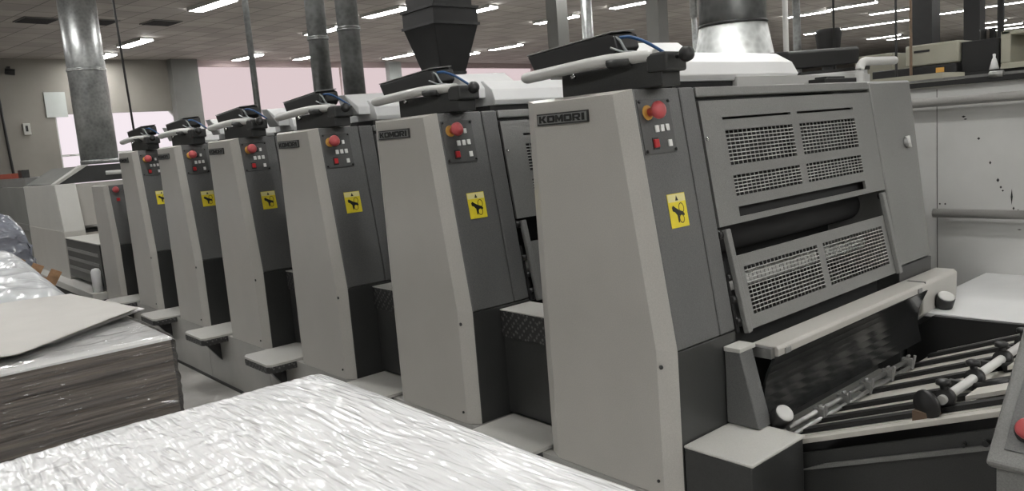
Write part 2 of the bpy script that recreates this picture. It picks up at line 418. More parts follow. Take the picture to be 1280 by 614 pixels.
for i, (b_, a_) in enumerate([(5.9, 16.1), (6.9, 15.9), (8.0, 15.6), (2.9, 16.3)]):
    c = GB*b_ + GA*a_
    mm = Matrix.Translation((c.x, c.y, 4.48)) @ Matrix.Rotation(math.radians(9), 4, 'Z')
    if i == 0:
        v0 = thing('ceiling_vent', 'dark square air vent in the ceiling tiles', 'vent', (c.x, c.y, 4.47), 'dark vents in the ceiling at far left')
        q = MB()
        q.box(-.3, .3, -.3, .3, .012, .028); o = obj('vent_frame', q, 'pillar'); o.parent = v0; o.location = (0, 0, .012)
        q = MB()
        for k in range(7): q.box(-.27, .27, -.27+k*.08, -.23+k*.08, 0, .01)
        o = obj('vent_grille', q, 'blackmatte'); o.parent = v0; o.location = (0, 0, .0)
        v0.rotation_euler = (0, 0, math.radians(9))
    else: dup(v0, (c.x, c.y, 4.47))

# ------------------------------------------------------------------ printing unit (authored at the nearest one, y grows away from the feeder)
X0 = 2.064; PITCH = 1.1421
def yt(z): return 1.4977 + .15283*z            # sloped front plane
NO = Vector((0, -.9885, .1511))                # its outward normal
def T(x, z, d=0):                              # point on the sloped front
    return Vector((x, yt(z), z)) + NO*d
def fbox(mb, x0, x1, z0, z1, d0, d1):
    a = [T(x0, z0, d0), T(x1, z0, d0), T(x1, z1, d0), T(x0, z1, d0)]
    b = [T(x0, z0, d1), T(x1, z0, d1), T(x1, z1, d1), T(x0, z1, d1)]
    return mb.hull(a, b)
def plate_holes(mb, x0, x1, z0, z1, holes, d0, d1):
    xs = sorted({x0, x1, *[h[0] for h in holes], *[h[1] for h in holes]}); zs = sorted({z0, z1, *[h[2] for h in holes], *[h[3] for h in holes]})
    V = {}
    def vert(i, j, d):
        k = (i, j, d)
        if k not in V: V[k] = mb.b.verts.new(T(xs[i], zs[j], d))
        return V[k]
    solid = lambda i, j: 0 <= i < len(xs)-1 and 0 <= j < len(zs)-1 and not any(h[0]-1e-6 <= xs[i] and xs[i+1] <= h[1]+1e-6 and h[2]-1e-6 <= zs[j] and zs[j+1] <= h[3]+1e-6 for h in holes)
    for i in range(len(xs)-1):
        for j in range(len(zs)-1):
            if not solid(i, j): continue
            for d in (d0, d1): mb.face([vert(i, j, d), vert(i+1, j, d), vert(i+1, j+1, d), vert(i, j+1, d)])
            for (di, dj, e) in ((-1, 0, ((i, j), (i, j+1))), (1, 0, ((i+1, j), (i+1, j+1))), (0, -1, ((i, j), (i+1, j))), (0, 1, ((i, j+1), (i+1, j+1)))):
                if not solid(i+di, j+dj):
                    (a, b_), (c, d_) = e
                    mb.face([vert(a, b_, d0), vert(c, d_, d0), vert(c, d_, d1), vert(a, b_, d1)])
    return mb
def mesh_wires(mb, x0, x1, z0, z1, nx, nz, d, TT=None, hx=.0018, hz=.0022):
    TT = TT or T
    for k in range(1, nx):
        x = x0 + (x1-x0)*k/nx
        mb.hull([TT(x-hx, z0, d-.003), TT(x+hx, z0, d-.003), TT(x+hx, z1, d-.003), TT(x-hx, z1, d-.003)], [TT(x-hx, z0, d), TT(x+hx, z0, d), TT(x+hx, z1, d), TT(x-hx, z1, d)])
    for k in range(1, nz):
        z = z0 + (z1-z0)*k/nz
        mb.hull([TT(x0, z-hz, d+.0002), TT(x1, z-hz, d+.0002), TT(x1, z+hz, d+.0002), TT(x0, z+hz, d+.0002)], [TT(x0, z-hz, d+.004), TT(x1, z-hz, d+.004), TT(x1, z+hz, d+.004), TT(x0, z+hz, d+.004)])
    return mb

def letters(mb, word, P3):
    """bold wide capitals; P3(u, v, d) maps the nameplate to space; u runs 0..len(word)"""
    def poly(pts, u):
        mb.hull([P3(u+p[0], p[1], 0) for p in pts], [P3(u+p[0], p[1], .002) for p in pts])
    bar = lambda u, a, b_, c, d: poly([(a, c), (b_, c), (b_, d), (a, d)], u)
    for i, ch in enumerate(word):
        u = i
        if ch == 'K':
            bar(u, .06, .30, 0, 1); poly([(.30, .40), (.62, 1), (.94, 1), (.52, .40)], u); poly([(.34, .62), (.52, .62), (.98, 0), (.64, 0)], u)
        if ch == 'O':
            bar(u, .05, .28, .12, .88); bar(u, .72, .95, .12, .88); poly([(.05, .88), (.95, .88), (.85, 1), (.15, 1)], u); bar(u, .28, .72, .72, .88)
            poly([(.05, .12), (.15, 0), (.85, 0), (.95, .12)], u); bar(u, .28, .72, .12, .28)
        if ch == 'M':
            bar(u, .04, .26, 0, 1); bar(u, .74, .96, 0, 1); poly([(.26, 1), (.26, .55), (.5, .08), (.5, .5)], u); poly([(.74, 1), (.74, .55), (.5, .08), (.5, .5)], u)
        if ch == 'R':
            bar(u, .06, .28, 0, 1); poly([(.28, .74), (.28, 1), (.80, 1), (.94, .88), (.94, .74)], u); bar(u, .72, .94, .50, .74); poly([(.28, .34), (.28, .52), (.94, .52), (.82, .34)], u)
            poly([(.42, .36), (.70, .36), (.97, 0), (.68, 0)], u)
        if ch == 'I':
            bar(u, .10, .38, 0, 1)
    return mb

unit = thing('printing_unit', 'nearest and largest beige printing unit, grille guard at its front', 'printing press unit', (X0, 1.65, 0), 'printing units of the press line')
def U_(name, mb, m, par=None, **k): return obj(name, mb, m, par or unit, **k)
ZT = 1.85; ZK = .9464; ZB = .417
yk = 1.6424; yT = 1.7805; yBk = 2.308
# beige aisle cover: shell whose front and rear edges are bevelled
outer = [(yT, ZT), (yk, ZK), (yk, ZB), (yBk, ZB), (yBk, ZT)]
inner = [(1.834, ZT-.012), (1.703, ZK+.004), (1.698, ZB), (2.235, ZB), (2.235, ZT-.012)]
b = MB()
b.rings([[(2.106, *p) for p in outer], [(2.104, *p) for p in outer], [(X0, *p) for p in inner]])
for f_ in b.b.faces: f_.smooth = False
cover = U_('side_cover', b, 'beige', bevel=.009, seg=3)
scr = MB()
scr.lathe([(.0, .0), (.008, .001), (.008, .006), (0, .007)], (2.066, 1.683, .895), (-1, 0, 0), 10); scr.lathe([(.0, .0), (.006, .001), (.006, .006), (0, .007)], (2.064, 1.72, .47), (-1, 0, 0), 10)
U_('screw', scr, 'black', cover)
# nameplate
b = MB(); b.box(2.056, 2.0635, 1.948, 2.212, 1.752, 1.795); npl = U_('nameplate', b, 'rim', cover)
b = MB(); b.box(2.0545, 2.056, 1.953, 2.207, 1.757, 1.790); U_('nameplate_face', b, 'logo_plate', npl)
b = MB(); letters(b, 'KOMORI', lambda u, v, d: Vector((2.0543-d, 2.200 - u*(.240/5.45), 1.7605 + v*.026))); U_('lettering', b, 'ink', npl)
# front panels, operator side
b = MB(); fbox(b, 2.107, 2.358, ZK, ZT, -.05, 0); U_('front_panel', b, 'grey', bevel=.006)
b = MB(); b.box(2.107, 2.455, yk, yk+.05, ZB, ZK-.003); U_('lower_front_panel', b, 'grey_dark', bevel=.003)
b = MB(); fbox(b, 2.361, 2.452, ZK, ZT, -.06, .002); U_('edge_frame', b, 'grey', bevel=.008)
# button plate
bp_ = U_('control_plate', fbox(MB(), 2.113, 2.288, 1.622, 1.812, .001, .005), 'plate', bevel=.001)
b = MB()
for x, z in ((2.122, 1.803), (2.279, 1.803), (2.122, 1.632), (2.279, 1.632)): b.lathe([(0, 0), (.006, 0), (.006, .006), (0, .008)], T(x, z, .005), NO, 10)
U_('screw', b, 'black', bp_)
es = U_('stop_button', MB().lathe([(.014, 0), (.014, .022), (.026, .028), (.031, .036), (.031, .046), (.024, .055), (.010, .058), (0, .058)], T(2.165, 1.765, .009), NO, 24), 'red', bp_)
U_('bezel', MB().lathe([(.026, 0), (.026, .004), (.018, .0045), (0, .0045)], T(2.158, 1.765, .005), NO, 20), 'orange', es)
U_('key_switch', fbox(MB(), 2.196, 2.221, 1.748, 1.780, .005, .014), 'black', bp_, bevel=.002)
for x, z, w_, h_ in ((2.240, 1.762, .016, .022), (2.192, 1.708, .019, .024), (2.221, 1.709, .019, .024), (2.250, 1.710, .019, .024), (2.252, 1.655, .019, .024)):
    U_('push_button', fbox(MB(), x-w_/2, x+w_/2, z-h_/2, z+h_/2, .005, .011), 'button', bp_, bevel=.0015)
rb = U_('red_button', fbox(MB(), 2.163, 2.187, 1.643, 1.672, .005, .014), 'redlit', bp_, bevel=.002)
U_('bezel', fbox(MB(), 2.159, 2.191, 1.637, 1.678, .005, .007), 'black', rb)
# warning label with pinched-hand pictogram
wl = U_('warning_label', fbox(MB(), 2.188, 2.288, 1.359, 1.478, .001, .002), 'yellow')
wl['label'] = 'yellow rectangular warning sticker'
b = MB(); fbox(b, 2.190, 2.286, 1.449, 1.476, .002, .0025); U_('header_strip', b, 'ylight', wl)
b = MB()
tri = [(2.230, 1.453), (2.246, 1.453), (2.238, 1.471)]
b.hull([T(*p, .0025) for p in tri], [T(*p, .003) for p in tri])
for cx, cz, rx, rz in ((2.257, 1.425, .015, .019), (2.252, 1.388, .014, .016)):      # two rollers
    N = 20
    for k in range(N):
        a0, a1 = 2*PI*k/N, 2*PI*(k+1)/N
        q = [(cx+rx*math.cos(a0), cz+rz*math.sin(a0)), (cx+rx*math.cos(a1), cz+rz*math.sin(a1)), (cx+(rx-.003)*math.cos(a1), cz+(rz-.003)*math.sin(a1)), (cx+(rx-.003)*math.cos(a0), cz+(rz-.003)*math.sin(a0))]
        b.hull([T(*p, .0021) for p in q], [T(*p, .0026) for p in q])
hand = [(2.205, 1.430), (2.212, 1.437), (2.226, 1.428), (2.240, 1.420), (2.262, 1.412), (2.270, 1.404), (2.268, 1.397), (2.252, 1.402), (2.240, 1.399), (2.236, 1.376), (2.231, 1.376), (2.229, 1.402), (2.218, 1.414), (2.207, 1.418)]
b.hull([T(*p, .0022) for p in hand], [T(*p, .003) for p in hand])
U_('pictogram', b, 'ink', wl)
# grille door
holes = [(2.605, 3.094, 1.548, 1.681), (3.153, 3.650, 1.548, 1.681), (2.607, 3.098, 1.429, 1.508), (3.153, 3.652, 1.429, 1.508), (2.600, 3.096, 1.722, 1.732), (3.147, 3.651, 1.722, 1.732), (2.607, 3.650, 1.350, 1.388)]
door = U_('grille_door', plate_holes(MB(), 2.466, 3.842, 1.327, 1.797, holes, -.012, 0), 'grey_mid')
for (a, b0, c, d) in holes[:4]:
    U_('grille', mesh_wires(MB(), a, b0, c, d, 16, 9 if d-c > .1 else 6, -.004, None, .0009, .0018), 'grille_light', door)
U_('door_screw', MB().lathe([(0, 0), (.007, 0), (.007, .006), (0, .009)], T(2.480, 1.655, 0), NO, 10), 'chrome', door)
U_('backing', fbox(MB(), 2.50, 3.82, 1.335, 1.79, -.06, -.045), 'blackmatte', door)
U_('top_rail', fbox(MB(), 2.462, 3.846, 1.812, 1.850, -.05, .001), 'grey_mid', bevel=.006)
# far end cover
b = MB()
A = [T(3.852, ZT, 0), T(4.325, ZT, 0), T(4.232, ZK, 0), T(3.852, ZK, 0)]; Bq = [Vector((p.x, 2.30, p.z)) for p in A]
b.hull(A, Bq); ec = U_('end_cover', b, 'grey_mid', bevel=.012)
b = MB(); b.box(3.852, 4.232, yk, 2.30, ZB, ZK-.003); U_('lower_end_cover', b, 'grey_dark', bevel=.003)
U_('door_latch', MB().lathe([(.001, -.002), (.026, .0), (.026, .008), (.020, .016), (0, .018)], T(4.150, 1.535, 0), NO, 20), 'grey_mid', ec)
b = MB(); b.tube([T(4.150, 1.565, .014), T(4.156, 1.505, .014)], .012, 8); U_('latch_lever', b, 'handle', ec)
# core of the unit
b = MB(); b.box(2.107, 2.453, 1.85, 2.30, ZB, 1.845); U_('side_frame', b, 'grey_dark')
b = MB(); b.box(2.454, 3.852, 2.0, 2.30, .5, 1.845); U_('inner_housing', b, 'blackmatte')
b = MB(); b.box(2.454, 4.24, 1.75, 2.75, .02, .90); U_('lower_housing', b, 'grey_dark')
for nm, y, z, r, m_ in (('plate_cylinder', 1.90, 1.25, .075, 'blackmatte'), ('blanket_cylinder', 1.83, 1.06, .030, 'handle')):
    b = MB(); b.tube([(2.47, y, z), (3.84, y, z)], r, 28); U_(nm, b, m_)
# lower guard, hinged in front of the cylinders
def G(x, z, d=0): return Vector((x, 1.70 + (z-1.31)*.21, z)) + Vector((0, -.9786, .2055))*d
b = MB()
def gbox(mb, x0, x1, z0, z1, d0, d1): return mb.hull([G(x0, z0, d0), G(x1, z0, d0), G(x1, z1, d0), G(x0, z1, d0)], [G(x0, z0, d1), G(x1, z0, d1), G(x1, z1, d1), G(x0, z1, d1)])
Tsave = T
T = G
plate_holes(b, 2.49, 3.79, .935, 1.21, [(2.565, 3.115, .985, 1.165), (3.165, 3.725, .985, 1.165)], -.010, 0)
T = Tsave
guard = U_('lower_guard', b, 'grey_mid')
for a, c in ((2.565, 3.115), (3.165, 3.725)): U_('grille', mesh_wires(MB(), a, c, .985, 1.165, 20, 12, -.003, G, .0008, .0015), 'grille_light', guard)
for a, c in ((2.475, 2.505), (3.765, 3.795)):
    b = MB(); gbox(b, a, c, .93, 1.315, .0, .022); U_('guard_arm', b, 'grey_mid', guard, bevel=.004)
for x in (2.462, 3.815):
    b = MB()
    for z in (1.30, 1.14, 1.06, .98): b.tube([G(x-.008, z, -.01), G(x+.020, z, -.01)], .018 if z > 1.2 else .014, 10)
    gbox(b, x-.010, x+.006, .94, 1.20, -.03, -.01)
    U_('guard_hinge', b, 'darkmetal', guard)
# ink desk on top, operator side
b = MB(); b.box(2.17, 2.27, 1.70, 2.18, 1.851, 1.94); U_('desk_base', b, 'grey_dark', bevel=.004)
b = MB(); b.box(2.160, 2.278, 1.675, 1.76, 1.90, 1.964); U_('hinge_block', b, 'grey_dark', bevel=.008)
b = MB(); b.tube(sm([(2.145, 2.345, 1.944), (2.135, 2.30, 1.945), (2.125, 2.15, 1.950), (2.125, 1.98, 1.957), (2.16, 1.90, 1.962), (2.19, 1.74, 1.956)], 5), .029, 14, .75)
hr = U_('hand_rail', b, 'handle')
b = MB(); b.tube([(2.150, 1.915, 1.950), (2.172, 1.83, 1.947)], .031, 12, .6); U_('rail_clamp', b, 'grey_dark', hr)
b = MB()
A = [(2.21, 2.41, 2.035), (2.21, 1.97, 2.062), (2.21, 1.94, 2.05), (2.21, 1.93, 2.0), (2.21, 1.96, 1.975), (2.21, 2.37, 1.965)]
b.hull(A, [(2.34, p[1], p[2]+.012) for p in A]); ds = U_('control_desk', b, 'black', bevel=.006)
b = MB(); b.hull([(2.209, 2.41, 2.036), (2.209, 1.95, 2.064), (2.209, 1.95, 2.069), (2.209, 2.41, 2.041)], [(2.34, 2.41, 2.048), (2.34, 1.95, 2.076), (2.34, 1.95, 2.081), (2.34, 2.41, 2.053)])
U_('desk_top', b, 'grey_mid', ds, bevel=.002)
b = MB(); b.tube(sm([(2.24, 1.95, 2.045), (2.26, 1.91, 2.045), (2.29, 1.86, 2.02), (2.33, 1.80, 1.97)], 6), .006, 8); U_('hose', b, 'blue')
b = MB()
b.tube(sm([(2.22, 1.95, 2.05), (2.23, 1.93, 2.035), (2.24, 1.915, 2.0), (2.26, 1.90, 1.97)], 5), .005, 8)
b.tube(sm([(2.20, 1.95, 2.01), (2.21, 1.90, 1.99), (2.23, 1.86, 1.985), (2.27, 1.80, 1.96)], 5), .004, 8); U_('cable', b, 'cable')
b = MB(); b.lathe([(.008, 0), (.008, .03), (.022, .034), (.027, .045), (.024, .062), (.010, .068), (0, .068)], (2.21, 1.665, 1.945), (-.25, -1, .05), 18); U_('knob', b, 'black')
b = MB(); b.lathe([(0, 0), (.010, .0), (.010, .015), (0, .018)], (2.171, 2.11, 1.925), (-1, 0, 0), 10); U_('bolt', b, 'chrome')
# white ink-fountain hoods
b = MB(); A = [(2.03, 1.925), (2.03, 1.975), (2.10, 2.055), (2.20, 2.058), (2.20, 1.925)]
b.hull([(2.52, *p) for p in A[:2]] + [(2.47, 2.10, 2.052), (2.47, 2.20, 2.055), (2.52, 2.20, 1.925)], [(2.86, *p) for p in A[:2]] + [(2.80, 2.10, 2.060), (2.80, 2.20, 2.062), (2.86, 2.20, 1.925)])
U_('small_hood', b, 'sheetmetal', bevel=.004)
b = MB(); A = [(1.965, 1.884), (1.955, 1.91), (1.975, 1.965), (2.04, 2.012), (2.28, 2.015), (2.28, 1.884)]
b.hull([(2.60, *p) for p in A], [(3.50, 1.965, 1.884), (3.52, 1.955, 1.91), (3.50, 1.975, 1.965), (3.47, 2.04, 2.012), (3.47, 2.28, 2.015), (3.50, 2.28, 1.884)])
hd = U_('fountain_hood', b, 'sheetmetal', bevel=.004)
b = MB(); b.box(2.58, 3.48, 1.975, 2.26, 1.852, 1.883); U_('hood_base', b, 'blackmatte', hd)
# far-side desk and rail
b = MB(); A = [(2.05, 1.935), (2.045, 2.015), (2.06, 2.025), (2.16, 2.030), (2.16, 1.935)]
b.hull([(3.60, p[0], p[1]) for p in A], [(4.33, p[0], p[1]+.035) for p in A]); fd = U_('far_desk', b, 'black', bevel=.008, seg=3)
b = MB(); b.hull([(3.62, 2.0, 1.900), (3.62, 2.2, 1.900), (3.62, 2.2, 1.918), (3.62, 2.0, 1.918)], [(4.35, 2.0, 1.93), (4.35, 2.2, 1.93), (4.35, 2.2, 1.95), (4.35, 2.0, 1.95)]); U_('desk_tray', b, 'black', fd)
b = MB(); b.hull([(3.45, 1.99, 1.875), (3.45, 2.2, 1.875), (3.45, 2.2, 1.898), (3.45, 1.99, 1.898)], [(4.30, 1.99, 1.90), (4.30, 2.2, 1.90), (4.30, 2.2, 1.928), (4.30, 1.99, 1.928)]); U_('tray_support', b, 'sheetmetal', fd)
b = MB(); b.tube(sm([(4.02, 1.90, 1.85), (4.02, 1.90, 1.92), (4.06, 1.90, 1.955), (4.15, 1.90, 1.96), (4.42, 1.90, 1.965)], 6), .022, 12); U_('far_rail', b, 'handle')
b = MB(); b.box(3.56, 3.88, 1.85, 1.93, 1.851, 1.875); b.box(3.60, 3.78, 1.86, 1.92, 1.875, 1.885); U_('rubber_pad', b, 'black', bevel=.003)
b = MB(); b.box(3.0, 4.24, 1.95, 2.25, 1.851, 1.90); U_('deck', b, 'handle')
# tread block and base under the gap to the next unit
b = MB(); b.box(2.265, 2.453, 2.312, 2.780, .80, .925); tb = U_('tread_block', b, 'tread')
b = MB(); b.box(2.262, 2.453, 2.312, 2.781, .925, .930); U_('step_top', b, 'beige_light', tb)
b = MB(); b.box(2.275, 2.453, 2.312, 2.780, .43, .80); U_('block_body', b, 'grey_dark', tb)
b = MB(); b.box(2.0645, 4.25, yk+.0, yk+PITCH-.003, 0, .415); bf_ = U_('base_frame', b, 'base', bevel=.004)
b = MB(); b.box(2.052, 2.064, yk, yk+PITCH-.003, 0, .018); U_('floor_strip', b, 'black', bf_)  # narrow black strip along the foot of the base

labs = ['second printing unit, right behind the nearest one', 'third printing unit, in the middle of the row', 'fourth printing unit, in front of the two round ducts',
        'fifth printing unit, thin pipe rising behind it', 'sixth and farthest tall printing unit, next to the low delivery tower']
for i in range(1, 6):
    dup(unit, (X0, 1.65 + PITCH*i, 0), labs[i-1])

# steps between the units
sp = None
slabs = ['grey step plate between nearest and second unit', 'grey step plate between second and third unit', 'grey step plate between third and fourth unit, half hidden by white film',
         'grey bracketed step plate between fourth and fifth unit', 'grey bracketed step plate between fifth and sixth unit']
for i in range(5):
    if sp is None:
        sp = thing('step_plate', slabs[0], 'step', (2.06, 2.5, .3), 'step plates along the press')
        q = [(1.90, 2.33), (1.875, 2.36), (1.875, 2.70), (1.90, 2.74), (2.262, 2.74), (2.262, 2.33)]
        b = MB().prism(q, 'z', .4165, .432); o = obj('step_top', b, 'beige_light', sp, bevel=.002)
        q2 = [(1.90, 2.33), (1.875, 2.36), (1.875, 2.70), (1.90, 2.74), (2.063, 2.74), (2.063, 2.33)]; b = MB().prism(q2, 'z', .375, .416); obj('step_edge', b, 'tread', sp)
        b = MB().prism([(2.063, .20), (2.063, .375), (1.92, .375), (1.95, .35)], 'y', 2.51, 2.56); obj('bracket', b, 'darkmetal', sp)
    else: dup(sp, (2.06, 2.5 + PITCH*i, .3), slabs[i])

# small tower at the delivery
dy = 9.196 - 2.308
dt = thing('delivery_tower', 'low narrow beige tower at the far end of the unit row', 'press tower', (X0, 8.6, 0))
def s_(p): return (p[0]+dy, p[1])
o7 = [s_((yT-.02, 1.545)), s_((yk, ZK)), s_((yk, .33)), s_((yBk, .33)), s_((yBk, 1.545))]
i7 = [(o7[0][0]+.05, 1.535), (o7[1][0]+.06, ZK), (o7[2][0]+.055, .334), (o7[3][0]-.06, .334), (o7[4][0]-.06, 1.535)]
b = MB(); b.rings([[(2.106, *p) for p in o7], [(2.104, *p) for p in o7], [(X0, *p) for p in i7]])
for f_ in b.b.faces: f_.smooth = False
obj('side_cover', b, 'beige', dt, bevel=.009)
b = MB(); b.prism([(o7[0][0]+.005, 1.54), (o7[1][0]+.005, ZK), (o7[1][0]+.1, ZK), (o7[0][0]+.1, 1.54)], 'x', 2.107, 2.45); fp = obj('front_panel', b, 'grey', dt, bevel=.004)
yy = o7[0][0]
obj('lower_front_panel', box(2.107, 2.45, o7[1][0]+.003, o7[1][0]+.1, .33, ZK-.003), 'grey_dark', dt)
obj('stop_button', MB().lathe([(.014, 0), (.014, .022), (.031, .036), (.031, .046), (.010, .058), (0, .058)], (2.16, yy-.004, 1.49), (0, -1, .15), 18), 'red', fp)
obj('red_button', box(2.16, 2.19, yy-.035, yy-.01, 1.38, 1.41), 'redlit', fp)
obj('inner_housing', box(2.107, 4.24, o7[0][0]+.1, 9.19, 0, 1.53), 'grey_dark', dt)
obj('base_frame', box(2.075, 4.24, 8.5, 9.20, 0, .32), 'base', dt)
b = MB(); b.box(2.107, 4.24, 8.497, 8.50, 0.0, .30); obj('kick_plate', b, 'base', dt)

# step in front of the delivery tower
dup(sp, (2.06, 2.5 + PITCH*5 + .02, .3), 'grey step plate nearest the low delivery tower')

# delivery
dl = thing('delivery_unit', 'long low delivery section of the press with the sloping dark hood', 'press delivery', (2.1, 11, 0))
b = MB(); A = [(10.95, 1.56), (10.80, .99), (10.80, .02), (13.0, .02), (13.0, 1.545)]
b.prism(A, 'x', 2.064, 2.30); pc = obj('side_cover', b, 'beige_light', dl, bevel=.01)
b = MB(); b.prism([(10.797, .985), (10.797, .02), (12.99, .02), (12.99, .985)], 'x', 2.058, 2.30); obj('lower_side_cover', b, 'beige', dl, bevel=.004)
b = MB(); b.box(2.064, 2.30, 13.01, 17.0, .02, 1.535); b.box(2.050, 2.1, 13.01, 16.5, .9, 1.0); obj('rear_side_cover', b, 'pillar', dl, bevel=.01)
b = MB(); b.prism([(2.30, 1.02), (4.2, 1.02), (4.2, 1.55), (2.30, 1.55)], 'y', 10.97, 11.05); obj('front_panel', b, 'beige', dl, bevel=.005)
b = MB(); b.prism([(2.30, .93), (4.2, .93), (4.2, 1.01), (2.30, 1.01)], 'y', 11.0, 11.05); obj('gripper_slot', b, 'black', dl)
b = MB(); b.tube([(2.32, 10.97, 1.0), (3.4, 10.97, 1.0)], .02, 8); b.tube([(2.75, 10.96, 1.0), (2.75, 10.96, 1.05)], .04, 8); obj('gripper_bar', b, 'steel', dl)
b = MB(); b.prism([(2.10, 1.56), (2.46, 1.765), (4.2, 1.765), (4.2, 1.56)], 'y', 10.99, 13.0); obj('hood', b, 'pillar', dl, bevel=.004)
b = MB(); b.prism([(2.12, 1.565), (2.46, 1.762), (4.2, 1.762), (4.2, 1.565)], 'y', 10.965, 10.988); obj('hood_front', b, 'grey_dark', dl)
obj('rear_deck', box(2.10, 2.9, 13.02, 15.5, 1.537, 1.66), 'grey_mid', dl)
b = MB(); b.hull([(2.066, 10.955, 1.565), (2.12, 10.955, 1.565), (2.48, 10.955, 1.775), (2.40, 10.955, 1.775)], [(2.066, 11.15, 1.565), (2.12, 11.15, 1.565), (2.48, 11.15, 1.775), (2.40, 11.15, 1.775)])
obj('hood_edge', b, 'beige_light', dl)
b = MB(); b.tube([(2.66, 10.93, 1.655), (3.6, 10.93, 1.655)], .028, 10); obj('hood_handle', b, 'handle', dl)
tbx = obj('platform', box(2.068, 4.2, 9.22, 10.79, .45, .905), 'grey_dark', dl)
obj('platform_top', box(2.064, 4.2, 9.22, 10.79, .905, .918), 'beige_light', dl, bevel=.002)
b = MB()
for z in (.55, .66, .77): b.box(2.060, 2.068, 9.3, 10.75, z, z+.035)
obj('side_rib', b, 'grey_mid', dl)
obj('walkway', box(1.93, 2.9, 9.21, 12.4, .32, .40), 'beige_light', dl, bevel=.006)
obj('walkway_edge', box(1.945, 2.06, 9.22, 12.39, .20, .32), 'blackmatte', dl)
obj('base_frame', box(2.075, 4.2, 9.22, 10.79, 0, .31), 'black', dl)
obj('bollard', MB().lathe([(.05, 0), (.05, .22), (.035, .25), (0, .26)], (2.02, 9.32, .40), n=14), 'whiteplastic', dl)
tag(obj('cable_box', box(2.2, 2.30, 13.8, 14.1, 1.662, 1.78), 'darkmetal'), 'dark box and rod on top of the delivery housing', 'box')
tag(obj('red_beam', box(2.12, 2.25, 14.2, 15.4, 1.662, 1.74), mat('faded_red', (.35, .08, .05), .6)), 'red bar lying on the delivery housing at the picture edge', 'bar')

# ------------------------------------------------------------------ feeder
fe = thing('sheet_feeder', 'dark feed table with tapes and rollers in front of the nearest unit', 'sheet feeder', (3.1, 1.1, 0))
def FE(name, mb, m, par=None, **k): return obj(name, mb, m, par or fe, **k)
def zb(y): return 1.1255 - .39*y
BN = Vector((0, .3634, .9317))
fb = FE('feed_board', MB().hull([(2.50, 1.47, zb(1.47)-.03), (2.50, .30, zb(.30)-.03), (2.50, .30, zb(.30)), (2.50, 1.47, zb(1.47))], [(3.86, 1.47, zb(1.47)-.03), (3.86, .30, zb(.30)-.03), (3.86, .30, zb(.30)), (3.86, 1.47, zb(1.47))]), 'board')
for x in (2.555, 2.69, 2.85, 3.09, 3.30, 3.52, 3.72):
    b = MB(); w_ = .030
    b.hull([(x-w_, 1.45, zb(1.45)+.001), (x-w_, .32, zb(.32)+.001), (x-w_, .32, zb(.32)+.018), (x-w_, 1.45, zb(1.45)+.018)], [(x+w_*.4, 1.45, zb(1.45)+.001), (x+w_*.4, .32, zb(.32)+.001), (x+w_*.4, .32, zb(.32)+.018), (x+w_*.4, 1.45, zb(1.45)+.018)])
    FE('transport_tape', b, 'tape', fb)
# near side frame with its pale flange
b = MB(); b.prism([(1.50, 0.0), (1.50, zb(1.50)-.055), (.30, zb(.30)-.055), (.30, 0)], 'x', 2.458, 2.475); FE('side_frame', b, 'grey_dark', bevel=.002)
b = MB(); b.hull([(2.452, 1.40, zb(1.40)-.018), (2.452, .32, zb(.32)-.018), (2.452, .32, zb(.32)), (2.452, 1.40, zb(1.40))], [(2.498, 1.40, zb(1.40)-.018), (2.498, .32, zb(.32)-.018), (2.498, .32, zb(.32)), (2.498, 1.40, zb(1.40))])
FE('side_flange', b, 'board', bevel=.002)
b = MB(); b.hull([(2.445, 1.40, zb(1.40)-.115), (2.445, .5, zb(.5)-.115), (2.445, .5, zb(.5)-.10), (2.445, 1.30, zb(1.30)-.10)], [(2.458, 1.40, zb(1.40)-.115), (2.458, .5, zb(.5)-.115), (2.458, .5, zb(.5)-.10), (2.458, 1.30, zb(1.30)-.10)]); FE('frame_lip', b, 'grey_mid')
FE('far_frame', MB().prism([(1.62, .02), (1.62, .62), (1.50, .715), (.30, .735), (.30, .02)], 'x', 3.88, 3.91), 'black', bevel=.003)
FE('body', box(2.478, 3.878, .35, 1.60, .02, .42), 'blackmatte')
# front roller bar with clamps
b = MB(); b.tube([(2.47, 1.45, .605), (3.47, 1.45, .605)], .010, 12); rbar = FE('roller_bar', b, 'steel')
b = MB(); b.tube([(2.47, 1.43, .585), (3.47, 1.43, .585)], .008, 12); FE('roller_bar', b, 'steel')
for x in (2.68, 2.87, 3.06, 3.26, 3.46):
    b = MB(); b.box(x-.010, x+.010, 1.418, 1.465, .578, .622); b.tube([(x, 1.425, .57), (x, 1.412, .638)], .007, 8); b.tube([(x+.012, 1.44, .630), (x-.012, 1.44, .630)], .006, 8)
    FE('clamp', b, 'grey_mid', rbar, bevel=.003)
